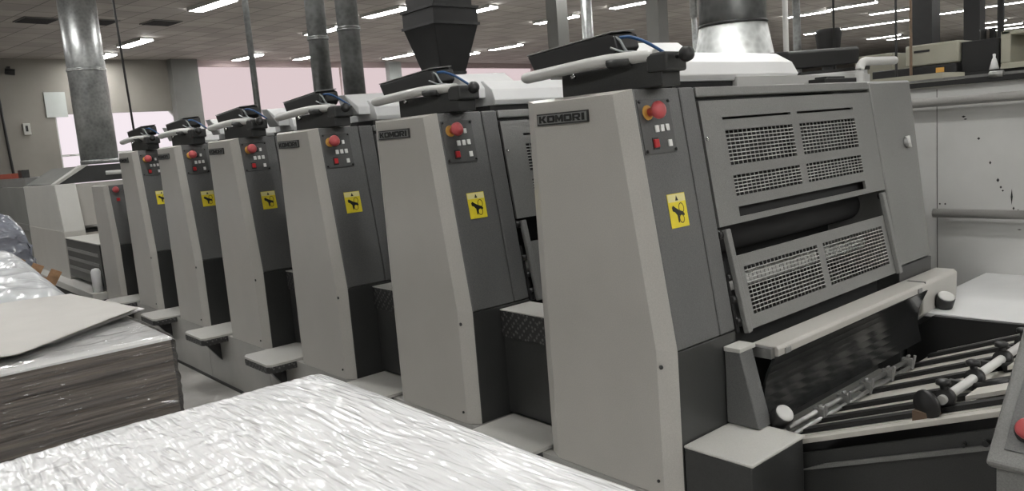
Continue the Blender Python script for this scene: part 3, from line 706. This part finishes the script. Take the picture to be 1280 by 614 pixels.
# brush-wheel bar
yb, zz = .95, .80
b = MB(); b.tube([(2.52, yb, zz), (3.62, yb, zz)], .015, 14); wbar = FE('wheel_bar', b, 'handle')
b = MB(); b.lathe([(.0, -.012), (.044, -.012), (.049, -.004), (.049, .004), (.044, .012), (0, .012)], (2.50, yb+.035, zz-.016), (1, -.45, .1), 26); FE('brush_wheel', b, 'black', wbar)
b = MB(); b.box(2.488, 2.525, yb+.0, yb+.075, zz-.075, zz-.04); FE('wheel_shoe', b, 'brownrod', wbar)
for x in (2.55, 2.80, 3.07, 3.30):
    b = MB(); b.lathe([(.0, -.014), (.03, -.014), (.03, .014), (0, .014)], (x, yb, zz), (1, 0, 0), 18); b.box(x-.010, x+.010, yb-.01, yb+.08, zz-.045, zz-.02)
    b.tube([(x, yb, zz+.02), (x, yb+.005, zz+.045)], .012, 10)
    ar = FE('wheel_holder', b, 'darkmetal', wbar)
    b = MB(); b.lathe([(.008, 0), (.022, .004), (.022, .016), (.015, .02), (0, .02)], (x, yb+.005, zz+.04), (0, 0, 1), 14); FE('thumb_knob', b, 'black', ar)
    if x > 2.6:
        b = MB(); b.tube([(x-.05, yb-.02, zz-.02), (x-.05, yb-.16, zz+.03)], .018, 10); b.lathe([(0, -.008), (.026, -.008), (.026, .008), (0, .008)], (x-.05, yb-.16, zz+.03), (1, 0, 0), 16)
        FE('small_wheel', b, 'black', ar)
for x in (2.62, 3.0, 3.22):
    b = MB(); y0_ = .80
    b.hull([(x-.045, .90, zb(.90)+.02), (x-.045, .72, zb(.72)+.02), (x-.045, .72, zb(.72)+.034), (x-.045, .90, zb(.90)+.034)], [(x+.055, .90, zb(.90)+.02), (x+.055, .72, zb(.72)+.02), (x+.055, .72, zb(.72)+.034), (x+.055, .90, zb(.90)+.034)]); FE('hold_down_plate', b, 'board', wbar)
for y, z, r in ((.80, .72, .014), (.86, .70, .01)): FE('stud', MB().tube([(2.457, y, z), (2.443, y, z)], r*.7, 10), 'darkmetal')
# cross bar under the guard, bracket, glossy apron
b = MB(); b.prism([(1.605, .872), (1.605, .892), (1.505, .892), (1.495, .882), (1.497, .855), (1.52, .850)], 'x', 2.50, 3.80); cb = FE('cross_bar', b, 'beige', bevel=.004)
FE('joint_block', box(3.803, 3.852, 1.52, 1.60, .84, .885), 'black', cb); FE('joint_block', box(2.472, 2.497, 1.51, 1.60, .85, .888), 'steel', cb)
for x in (2.56, 3.72):
    b = MB(); b.box(x-.020, x+.020, 1.489, 1.496, .858, .880); FE('latch', b, 'grey_mid', cb, bevel=.003)
rows = []
for k in range(9):
    t_ = k/8; z = .848 - .25*t_; y = 1.505 + .03*math.sin(t_*PI) + .03*t_
    rows.append((y, z))
b = MB(); ring = rows + [(p[0]+.01, p[1]) for p in rows[::-1]]; b.prism(ring, 'x', 2.49, 3.84); FE('apron', b, 'blackgloss')
b = MB(); b.prism([(1.638, .885), (1.575, .890), (1.505, .613), (1.638, .613)], 'x', 2.372, 2.455); br_ = FE('bracket', b, 'grey', bevel=.004)
b = MB(); b.prism([(1.639, .886), (1.570, .888), (1.570, .903), (1.639, .903)], 'x', 2.368, 2.470); FE('bracket_top', b, 'beige_light', br_, bevel=.002)
def knob(c, ax, r=.043):
    k = FE('hand_wheel', MB().lathe([(.012, -.06), (.012, -.025), (r*.92, -.022), (r, -.016), (r, .030), (r*.9, .036), (0, .036)], c, ax, 24), 'black')
    FE('wheel_face', MB().lathe([(r*.9, .0365), (r*.85, .041), (r*.5, .0425), (0, .043)], c, ax, 24), 'handle', k)
knob((2.478, 1.485, .632), (-.20, -.65, .71), .037)
knob((4.02, 1.50, .755), (-.30, -.36, .90), .042)
# end cap and drive-side table
b = MB(); b.prism([(1.64, .62), (1.64, .875), (1.545, .875), (1.530, .86), (1.535, .72)], 'x', 3.86, 4.27); FE('end_cap', b, 'beige', bevel=.006)
tb_ = FE('side_table', box(3.915, 4.99, .40, 1.635, .700, .722), 'sheetmetal', bevel=.003)
FE('inspection_hatch', box(4.25, 4.7, .95, 1.12, .722, .726), 'handle', tb_)
FE('table_base', box(3.915, 4.95, .42, 1.62, .02, .70), 'grey_dark')
# lower pedestal box beside the aisle
t = thing('pedestal_box', 'grey box, top coloured as if lit from above, at the foot of the nearest unit', 'box', (2.27, 1.5, 0))
obj('box_body', box(2.110, 2.436, 1.372, 1.640, 0, .598), 'grey_dark', t, bevel=.006)
obj('box_top', box(2.106, 2.440, 1.366, 1.639, .598, .610), 'beige_light', t, bevel=.006)  # same paint as the body; light from above is put into its pale colour

# operator console at the right edge
cs = thing('feeder_console', 'grey slanted control console with red button at the lower right corner', 'control console', (2.4, .4, 0))
def K(s, y, d=0):                               # slanted desk: s runs up the slope
    return Vector((2.10 + s*.707, y, .812 + s*.722)) + Vector((-.714, 0, .700))*d
b = MB(); b.hull([K(0, .69, -.03), K(0, .69, 0), K(.475, .69, 0), K(.475, .69, -.03)], [K(0, 0.0, -.03), K(0, 0.0, 0), K(.475, 0.0, 0), K(.475, 0.0, -.03)]); dk = obj('desk_frame', b, 'grey_mid', cs, bevel=.012, seg=3)
b = MB(); b.hull([K(.045, .655, .0005), K(.045, .655, .003), K(.46, .655, .003), K(.46, .655, .0005)], [K(.045, .02, .0005), K(.045, .02, .003), K(.46, .02, .003), K(.46, .02, .0005)]); obj('desk_panel', b, 'grey', dk, bevel=.001)
b = MB(); b.prism([(2.125, 0), (2.125, .80), (2.43, 1.112), (2.435, 1.112), (2.435, 0)], 'y', .02, .67); obj('console_body', b, 'grey_mid', cs, bevel=.004)
kb = obj('red_button', MB().lathe([(.02, 0), (.02, .008), (.028, .01), (.030, .02), (.024, .028), (0, .03)], K(.105, .610, .003), (-.714, 0, .7), 22), 'red', dk)
obj('bezel', MB().lathe([(.034, 0), (.034, .006), (.022, .007), (0, .007)], K(.105, .610, .003), (-.714, 0, .7), 22), 'black', kb)
for s__, y__ in ((.19, .622), (.19, .56), (.27, .622), (.27, .56)):
    b = MB(); b.hull([K(s__, y__, .003), K(s__+.035, y__, .003), K(s__+.035, y__-.035, .003), K(s__, y__-.035, .003)], [K(s__, y__, .008), K(s__+.035, y__, .008), K(s__+.035, y__-.035, .008), K(s__, y__-.035, .008)]); obj('push_button', b, 'button', dk)

# ------------------------------------------------------------------ white panelled machine beyond
pm = thing('panelled_machine', 'tall white panelled machine side with two horizontal rails', 'machine', (5.6, 1, 0))
obj('side_panel', box(5.0, 6.0, -2.5, 3.6, .0, 1.815), 'panel', pm)
b = MB()
for y in (1.905, .6): b.box(4.998, 5.0, y-.0015, y+.0015, .2, 1.80)
obj('panel_seam', b, 'darkmetal', pm)
b = MB(); b.box(4.97, 5.05, -2.5, 3.6, 1.817, 1.845); tr_ = obj('top_track', b, 'blackmatte', pm)
b = MB(); b.box(4.985, 5.0, -2.5, 3.6, 1.847, 1.862); b.tube([(4.98, 1.62, 1.852), (4.98, 1.55, 1.852)], .02, 8); obj('top_edge', b, 'steel', pm)
for z, y1_ in ((1.725, 3.5), (1.073, 1.90)):
    b = MB(); b.tube([(4.93, -2.4, z), (4.93, y1_, z)], .026, 12)
    for y in (y1_-.03, .0, -2.0): b.tube([(4.93, y, z), (5.0, y, z)], .012, 8)
    obj('rail', b, 'base', pm)
b = MB()
for y, z, s1, s2 in ((1.76, 1.63, .012, .006), (1.75, 1.615, .01, .004), (1.68, 1.50, .008, .008), (1.62, 1.36, .006, .010), (1.58, 1.26, .008, .012), (1.565, 1.22, .006, .008), (1.555, 1.20, .006, .006), (1.51, 1.165, .005, .045),
                     (1.50, 1.10, .005, .010), (1.478, 1.09, .005, .005), (1.70, 1.745, .008, .006), (1.63, 1.748, .006, .005), (1.89, 1.12, .006, .006), (1.86, 1.12, .006, .006), (1.47, .98, .012, .003)):
    b.hull([(4.9985, y-s1, z), (4.9985, y, z-s2), (4.9985, y+s1, z), (4.9985, y, z+s2)], [(4.9999, y-s1, z), (4.9999, y, z-s2), (4.9999, y+s1, z), (4.9999, y, z+s2)])
obj('ink_splash', b, 'ink', pm)
obj('top_box', box(5.15, 5.5, 1.93, 2.5, 1.815, 1.90), 'greenbeige', pm)

# presses behind it
bp2 = thing('far_press', 'second press at back right with a pale nameplate cover', 'printing press', (9.6, 3, 0))
obj('lower_body', box(8.95, 10.5, .5, 4.4, 0, 2.0), 'black', bp2)
obj('top_cover', box(9.0, 10.2, 3.215, 3.755, 2.12, 2.345), 'greenbeige', bp2, bevel=.02)
o = obj('nameplate', box(8.992, 9.0, 3.50, 3.66, 2.262, 2.285), 'black', bp2)
obj('dark_unit', box(9.05, 10.3, 2.86, 3.21, 2.0, 2.32), 'blackmatte', bp2, bevel=.01)
obj('dark_deck', box(8.9, 10.3, 3.20, 4.07, 2.0, 2.11), 'black', bp2, bevel=.01)
b = MB(); b.box(8.895, 8.9, 3.32, 3.40, 2.03, 2.08); obj('indicator_panel', b, 'orange', bp2)
b = MB(); b.box(9.0, 10.2, 2.45, 2.83, 2.0, 2.06); b.box(9.0, 10.2, 2.74, 2.83, 2.06, 2.37); b.box(9.0, 10.2, 2.45, 2.83, 2.33, 2.37); obj('arch_frame', b, 'greenbeige', bp2, bevel=.01)
obj('rear_cover', box(9.6, 10.4, 4.15, 4.60, 2.0, 2.34), 'greenbeige', bp2, bevel=.01)
obj('rear_body', box(9.6, 10.4, 4.1, 4.7, 0, 2.0), 'black', bp2)
obj('front_pad', box(8.9, 9.3, 2.50, 2.80, 2.0, 2.02), 'greenbeige', bp2)
b = MB(); b.lathe([(.045, 0), (.02, .10), (.012, .115), (.014, .15), (0, .155)], (8.95, 2.87, 2.005), n=16)
tag(obj('glue_bottle', b, 'whiteplastic'), 'white cone-shaped squeeze bottle standing on the far press', 'bottle')
for k in range(2):
    b = MB(); b.lathe([(.025, 0), (.03, .02), (.03, .10), (.038, .12), (0, .12)], (9.4, 3.12-.09*k, 2.323), n=12)
    tag(obj('ink_can', b, 'black'), ('left' if not k else 'right') + ' one of two dark cans standing on the dark far unit', 'can', 'dark cans on the far press')

# ------------------------------------------------------------------ ducts, pipes, columns
def duct(name, label, cat, x, y, r, z0, m, rings=(), base=None, grp=None, ztop=4.5, n=32):
    t = thing(name, label, cat, (x, y, z0), grp)
    obj('duct_tube', MB().lathe([(r, 0), (r, ztop-z0-.002)], (x, y, z0), n=n), m, t)
    for z in rings: obj('joint_ring', MB().lathe([(r+.001, -.02), (r+.010, -.014), (r+.010, -.004), (r+.003, 0), (r+.010, .004), (r+.010, .014), (r+.001, .02)], (x, y, z), n=n), m, t)
    if base: obj('duct_collar', MB().lathe(base, (x, y, z0), n=n), m, t)
    return t
duct('exhaust_duct', 'thick galvanised duct rising from the delivery hood at left', 'duct', 2.80, 11.72, .232, 1.78, 'galv', (3.02, 4.25), [(.238, 0), (.238, .05), (.233, .055)])
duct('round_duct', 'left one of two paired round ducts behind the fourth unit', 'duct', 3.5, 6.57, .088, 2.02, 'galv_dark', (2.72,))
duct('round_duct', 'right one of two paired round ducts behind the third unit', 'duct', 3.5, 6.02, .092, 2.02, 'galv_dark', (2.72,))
t = thing('exhaust_duct', 'fat galvanised duct with a bright flared cone above the nearest unit', 'duct', (3.70, 2.42, 1.90))
obj('duct_tube', MB().lathe([(.172, 0), (.172, 2.28)], (3.70, 2.42, 2.21), n=40), 'galv', t)
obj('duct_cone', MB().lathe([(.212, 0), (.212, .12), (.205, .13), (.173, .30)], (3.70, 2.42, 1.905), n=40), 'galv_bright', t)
obj('joint_ring', MB().lathe([(.174, -.008), (.180, 0), (.174, .008)], (3.70, 2.42, 2.21), n=40), 'darkmetal', t)
# black square hood duct between second and third units
t = thing('extraction_hood', 'black square funnel duct hanging over the second and third units', 'duct', (3.02, 4.07, 2.0))
def sq(h, z, x=3.02, y=4.07): return [(x-h, y-h, z), (x+h, y-h, z), (x+h, y+h, z), (x-h, y+h, z)]
b = MB(); b.rings([sq(.095, 1.93), sq(.095, 2.14), sq(.168, 2.43), sq(.168, 2.53)], True)
for f_ in b.b.faces: f_.smooth = False
obj('funnel', b, 'black', t, bevel=.004)
for z, h in ((2.14, .100), (2.43, .176), (2.53, .176)): obj('flange', MB().hull(sq(h, z-.008), sq(h, z+.008)), 'darkmetal', t)
obj('duct_tube', MB().hull(sq(.145, 2.54), sq(.145, 4.498)), 'black', t)
def pipe(label, x, y, r, z0=0.0, m='galv_dark', z1=4.498, name='standing_pipe', cat='pipe', dx=0, dy=0):
    b = MB(); b.tube([(x, y, z0), (x+dx, y+dy, z1)], r, 14); return tag(obj(name, b, m), label, cat)
pipe('thin grey pipe rising behind the fifth unit', 3.5, 8.04, .032, 2.06)
pipe('smooth pale round column behind the nearest unit', 6.9, 6.45, .066, 0, 'galv', name='round_column', cat='column')
tag(obj('square_column', box(9.35, 9.60, 9.40, 9.65, 0, 4.498), 'pillar'), 'dark square column left of the smooth pale column', 'column')
tag(obj('square_column', box(11.4, 11.67, 8.95, 9.22, 0, 4.498), 'pillar'), 'short dark column between pale column and thin pipe', 'column')
t = thing('standing_pipe', 'thin pale pipe with a wider upper sleeve left of a dark column', 'pipe', (8.94, 6.43, 0))
b = MB(); b.tube([(8.94, 6.43, 0), (8.94, 6.43, 4.49)], .035, 14); obj('pipe_tube', b, 'galv', t)
b = MB(); b.lathe([(.052, 0), (.052, 1.4)], (8.94, 6.43, 3.08), n=16); obj('pipe_sleeve', b, 'galv', t)
tag(obj('square_column', box(12.75, 13.05, 8.72, 9.02, 0, 4.498), 'black'), 'dark column just left of the duct with the bright cone', 'column')
pipe('narrow pipe just right of the fat galvanised duct', 9.2, 5.12, .045, 0, 'galv_dark')
pipe('slim white post over the black far desk', 6.2, 3.55, .022, 0, 'handle')
pipe('dark hanging cable between the duct and the white post', 9.0, 4.55, .012, 1.9, 'rope')
pipe('dark thin conduit left of the rusty one', 8.7, 3.72, .012, 0, 'rope')
pipe('rusty brown conduit beside the far press', 8.7, 3.57, .014, 0, 'brownrod')
tag(obj('square_column', box(14.7, 15.05, 5.68, 6.03, 0, 4.498), 'black'), 'widest dark column behind the pale nameplate cover', 'column')
tag(obj('square_column', box(14.9, 15.15, 5.0, 5.25, 0, 4.498), 'blackmatte'), 'dark column right of the widest one', 'column')
pipe('slender black post at the far right', 13.1, 4.12, .045, 0, 'blackmatte')
b = MB(); b.lathe([(.11, 0), (.15, .35), (.13, .40), (0, .41)], (9.2, 4.72, 2.28), n=20); b.tube([(9.2, 4.72, 0), (9.2, 4.72, 2.3)], .08, 10)
tag(obj('tapered_stack', b, 'blackmatte'), 'dark tapered stack left of the white post', 'stack pipe')
b = MB(); b.tube([(2.6, 9.42, 4.498), (2.6, 9.25, 1.56)], .012, 8); tag(obj('hanging_cable', b, 'rope'), 'thin dark cable hanging down to the sixth unit', 'cable')
# ------------------------------------------------------------------ wrapped pallets in the aisle
def pallet(parent, x0, x1, y0, y1):
    b = MB()
    for k in range(3):
        y = y0 + (y1-y0-.1)*k/2; b.box(x0, x1, y, y+.1, 0, .09)
    n = 6
    for k in range(n):
        x = x0 + (x1-x0-.1)*k/(n-1); b.box(x, x+.1, y0, y1, .091, .112)
    return obj('wooden_pallet', b, 'wood', parent)
def ridge(p): return 1-abs(noise.noise(p))*2
def shell(x0, x1, y0, y1, z0, ztop, nx, ny, hf, rad=.06, wall=.004, skirt=8, wob=.006, seed=0):
    """film skin: top height field running over the rounded edge into wavy skirts"""
    mb = MB(); g = []
    cx, cy, hx, hy = (x0+x1)/2, (y0+y1)/2, (x1-x0)/2, (y1-y0)/2
    for j in range(ny+1):
        row = []
        for i in range(nx+1):
            u, v = -1+2*i/nx, -1+2*j/ny
            x, y = cx+u*hx, cy+v*hy
            ex = hx-abs(u*hx); ey = hy-abs(v*hy)
            drop = 0
            for e in (ex, ey):
                if e < rad: drop += rad - math.sqrt(max(rad*rad-(rad-e)**2, 0))
            row.append(mb.b.verts.new((x, y, ztop - drop*.8 + hf(x, y, min(ex, ey)))))
        g.append(row)
    for j in range(ny):
        for i in range(nx):
            f_ = mb.face([g[j][i], g[j][i+1], g[j+1][i+1], g[j+1][i]])
            f_.smooth = True
    loop = g[0][:] + [g[j][nx] for j in range(1, ny+1)] + g[ny][nx-1::-1] + [g[j][0] for j in range(ny-1, 0, -1)]
    prev = loop
    for k in range(1, skirt+1):
        cur = []
        for vtx in loop:
            p = vtx.co; z = p.z + (z0-p.z)*k/skirt
            zf = 14 if skirt < 50 else 46; xf = 6 if skirt < 50 else 1.6
            dx = noise.noise((p.x*xf+seed, p.y*xf, z*zf))*wob; dyv = noise.noise((p.x*xf, p.y*xf+seed+5, z*zf))*wob + (ridge((p.x*.9, p.y*.9, z*zf*1.5))*.0045 if skirt >= 50 else 0)
            cur.append(mb.b.verts.new((p.x+dx, p.y+dyv, z)))
        n = len(loop)
        for i in range(n):
            f_ = mb.face([prev[i], prev[(i+1) % n], cur[(i+1) % n], cur[i]])
            if f_: f_.smooth = True
        prev = cur
    return mb
# 1: white sheets under loose shiny film, nearest
t = thing('wrapped_sheet_stack', 'nearest pallet stack of white sheets under shiny crumpled film', 'wrapped pallet', (.55, 1.45, 0), 'wrapped pallets in the aisle')
pallet(t, .02, 1.06, .55, 2.18)
obj('paper_sheets', box(.03, 1.05, .56, 2.17, .113, .985), 'paper', t)
def h1(x, y, e):
    w = noise.noise((x*2.5, y*2.5, 11))*.35
    h = .0030*ridge(((x+w*.3)*30+y*2.0, y*3.0, 1.3)) + .0020*ridge((x*66+y*5, y*7, 7.7)) + .010*noise.noise((x*3, y*3, 4))
    k = max(0, min(1, (.80-x)/.4))
    h += k*.0036*ridge(((x+w)*12, (y+w)*15, 9.1)) + k*.0018*ridge((x*30+w*9, y*34, 3.1))
    if x < .5: h += -.03*(.5-x)
    return h*(min(1, .25+e*6))
obj('stretch_film', shell(.01, 1.085, .54, 2.225, .03, 1.055, 230, 260, h1, rad=.07), 'film_white', t)
# 2: brown sheet stack
t = thing('wrapped_sheet_stack', 'pallet stack of brown sheets in clear glossy film, second in line', 'wrapped pallet', (.45, 4.2, 0), 'wrapped pallets in the aisle')
pallet(t, -.2, 1.0, 3.42, 4.7)
obj('brown_sheets', box(-.2, .985, 3.42, 4.68, .113, .985), 'stack', t)
obj('top_sheet', box(-.205, .99, 3.415, 4.69, .986, .996), 'paper', t)
def h2(x, y, e): return (.006*ridge((x*4, y*9, 3)) + .004*ridge((x*9, y*30, 5)))*(min(1, .3+e*5))
obj('stretch_film', shell(-.215, .998, 3.402, 4.70, .05, 1.010, 110, 110, h2, rad=.02, wob=.006, skirt=150, seed=3), 'film_clear', t)
# loose board sheet on it
b = MB(); P_ = [(-.25, 3.58), (.404, 3.60), (.446, 3.50), (1.02, 3.96), (.975, 4.20), (.972, 4.87), (.877, 4.95), (.2, 4.98), (-.3, 4.98)]
sheet = MB(); nx_, ny_ = 26, 26
def bl(u, v):      # quad between four corners
    a, b_, c, d = Vector((-.35, 3.72, 0)), Vector((.446, 3.52, 0)), Vector((-.05, 5.02, 0)), Vector((.93, 4.95, 0))
    if v < .5: r_ = b_.lerp(Vector((1.02, 3.97, 0)), v*2)
    else: r_ = Vector((1.02, 3.97, 0)).lerp(d, (v-.5)*2)
    l_ = a.lerp(c, v); p = l_.lerp(r_, u)
    z = 1.032 + .035*max(0, u-.55)*max(0, 1-abs(v-.5)*2.2) + .010*math.sin(u*3)
    return (p.x, p.y, z)
G_ = [[bl(i/nx_, j/ny_) for i in range(nx_+1)] for j in range(ny_+1)]
for dz in (0, .004):
    V = [[sheet.b.verts.new((p[0], p[1], p[2]+dz)) for p in r] for r in G_]
    for j in range(ny_):
        for i in range(nx_): sheet.face([V[j][i], V[j][i+1], V[j+1][i+1], V[j+1][i]]).smooth = True
tag(obj('board_sheet', sheet, 'cardboard'), 'loose grey-white board sheet lying askew on the brown stack', 'cardboard sheet')
sheet2 = MB()
for dz in (0, .003):
    V = [sheet2.b.verts.new(p) for p in ((-.2, 3.9, 1.023+dz), (.60, 3.66, 1.024+dz), (1.06, 4.02, 1.032+dz), (.99, 4.55, 1.024+dz), (-.1, 4.7, 1.023+dz))]; sheet2.face(V)
tag(obj('board_sheet', sheet2, 'paper'), 'second board sheet peeping out under the top one', 'cardboard sheet')
# 3: milky wrapped pile
t = thing('wrapped_pile', 'low lumpy pile under milky film behind the brown stack', 'wrapped pallet', (.6, 6.4, 0), 'wrapped pallets in the aisle')
pallet(t, .0, 1.08, 5.5, 7.3)
def h3(x, y, e): return .05*noise.noise((x*2.2, y*2.2, 1)) + .02*ridge((x*7, y*4, 2)) - .85*max(0, x-.93) - .10*max(0, 6.6-y)
obj('stretch_film', shell(-.05, 1.12, 5.35, 7.4, .05, 1.12, 70, 90, h3, rad=.16, wob=.02), 'film_milky', t)
obj('paper_sheets', box(.02, 1.06, 5.5, 7.25, .113, .70), 'paper', t)
# 4: bluish roll
t = thing('wrapped_roll', 'tall bluish film-wrapped bundle beside the delivery', 'wrapped bundle', (1.1, 9.5, 0))
def h4(x, y, e): return .05*noise.noise((x*4, y*4, 8)) + .035*ridge((x*7, y*7, 2))
obj('stretch_film', shell(.3, 1.36, 8.75, 10.1, .05, 1.31, 70, 70, h4, rad=.22, wob=.09, skirt=24), 'film_blue', t)
pallet(t, .4, 1.3, 8.85, 10.0)
# broken pallet leaning against the pile
t = thing('broken_pallet', 'brown wooden pallet leaning behind the milky wrapped pile', 'wooden pallet', (1.3, 7.8, 0))
mt_ = Matrix.Translation((1.0, 8.2, .0)) @ Matrix.Rotation(math.radians(8), 4, 'X') @ Matrix.Rotation(math.radians(-60), 4, 'Y')
for k in range(4):
    b = MB(); b.box(0, .95, -.018, 0, .0+k*.155, .09+k*.155, mt_); obj('slat', b, 'wood', t)
for x in (.0, .40, .76):
    b = MB(); b.box(x, x+.09, .001, .085, .0, .56, mt_); obj('bearer', b, 'wood', t)

# ------------------------------------------------------------------ render look
wd = bpy.data.worlds.new('world'); bpy.context.scene.world = wd; wd.use_nodes = True
wd.node_tree.nodes['Background'].inputs[0].default_value = (.5, .52, .55, 1); wd.node_tree.nodes['Background'].inputs[1].default_value = .05
vs = bpy.context.scene.view_settings
vs.view_transform = 'Standard'; vs.look = 'None'; vs.gamma = 1; vs.use_curve_mapping = False; vs.exposure = 0.0
for o in bpy.data.objects:
    if '_w' in o: del o['_w']
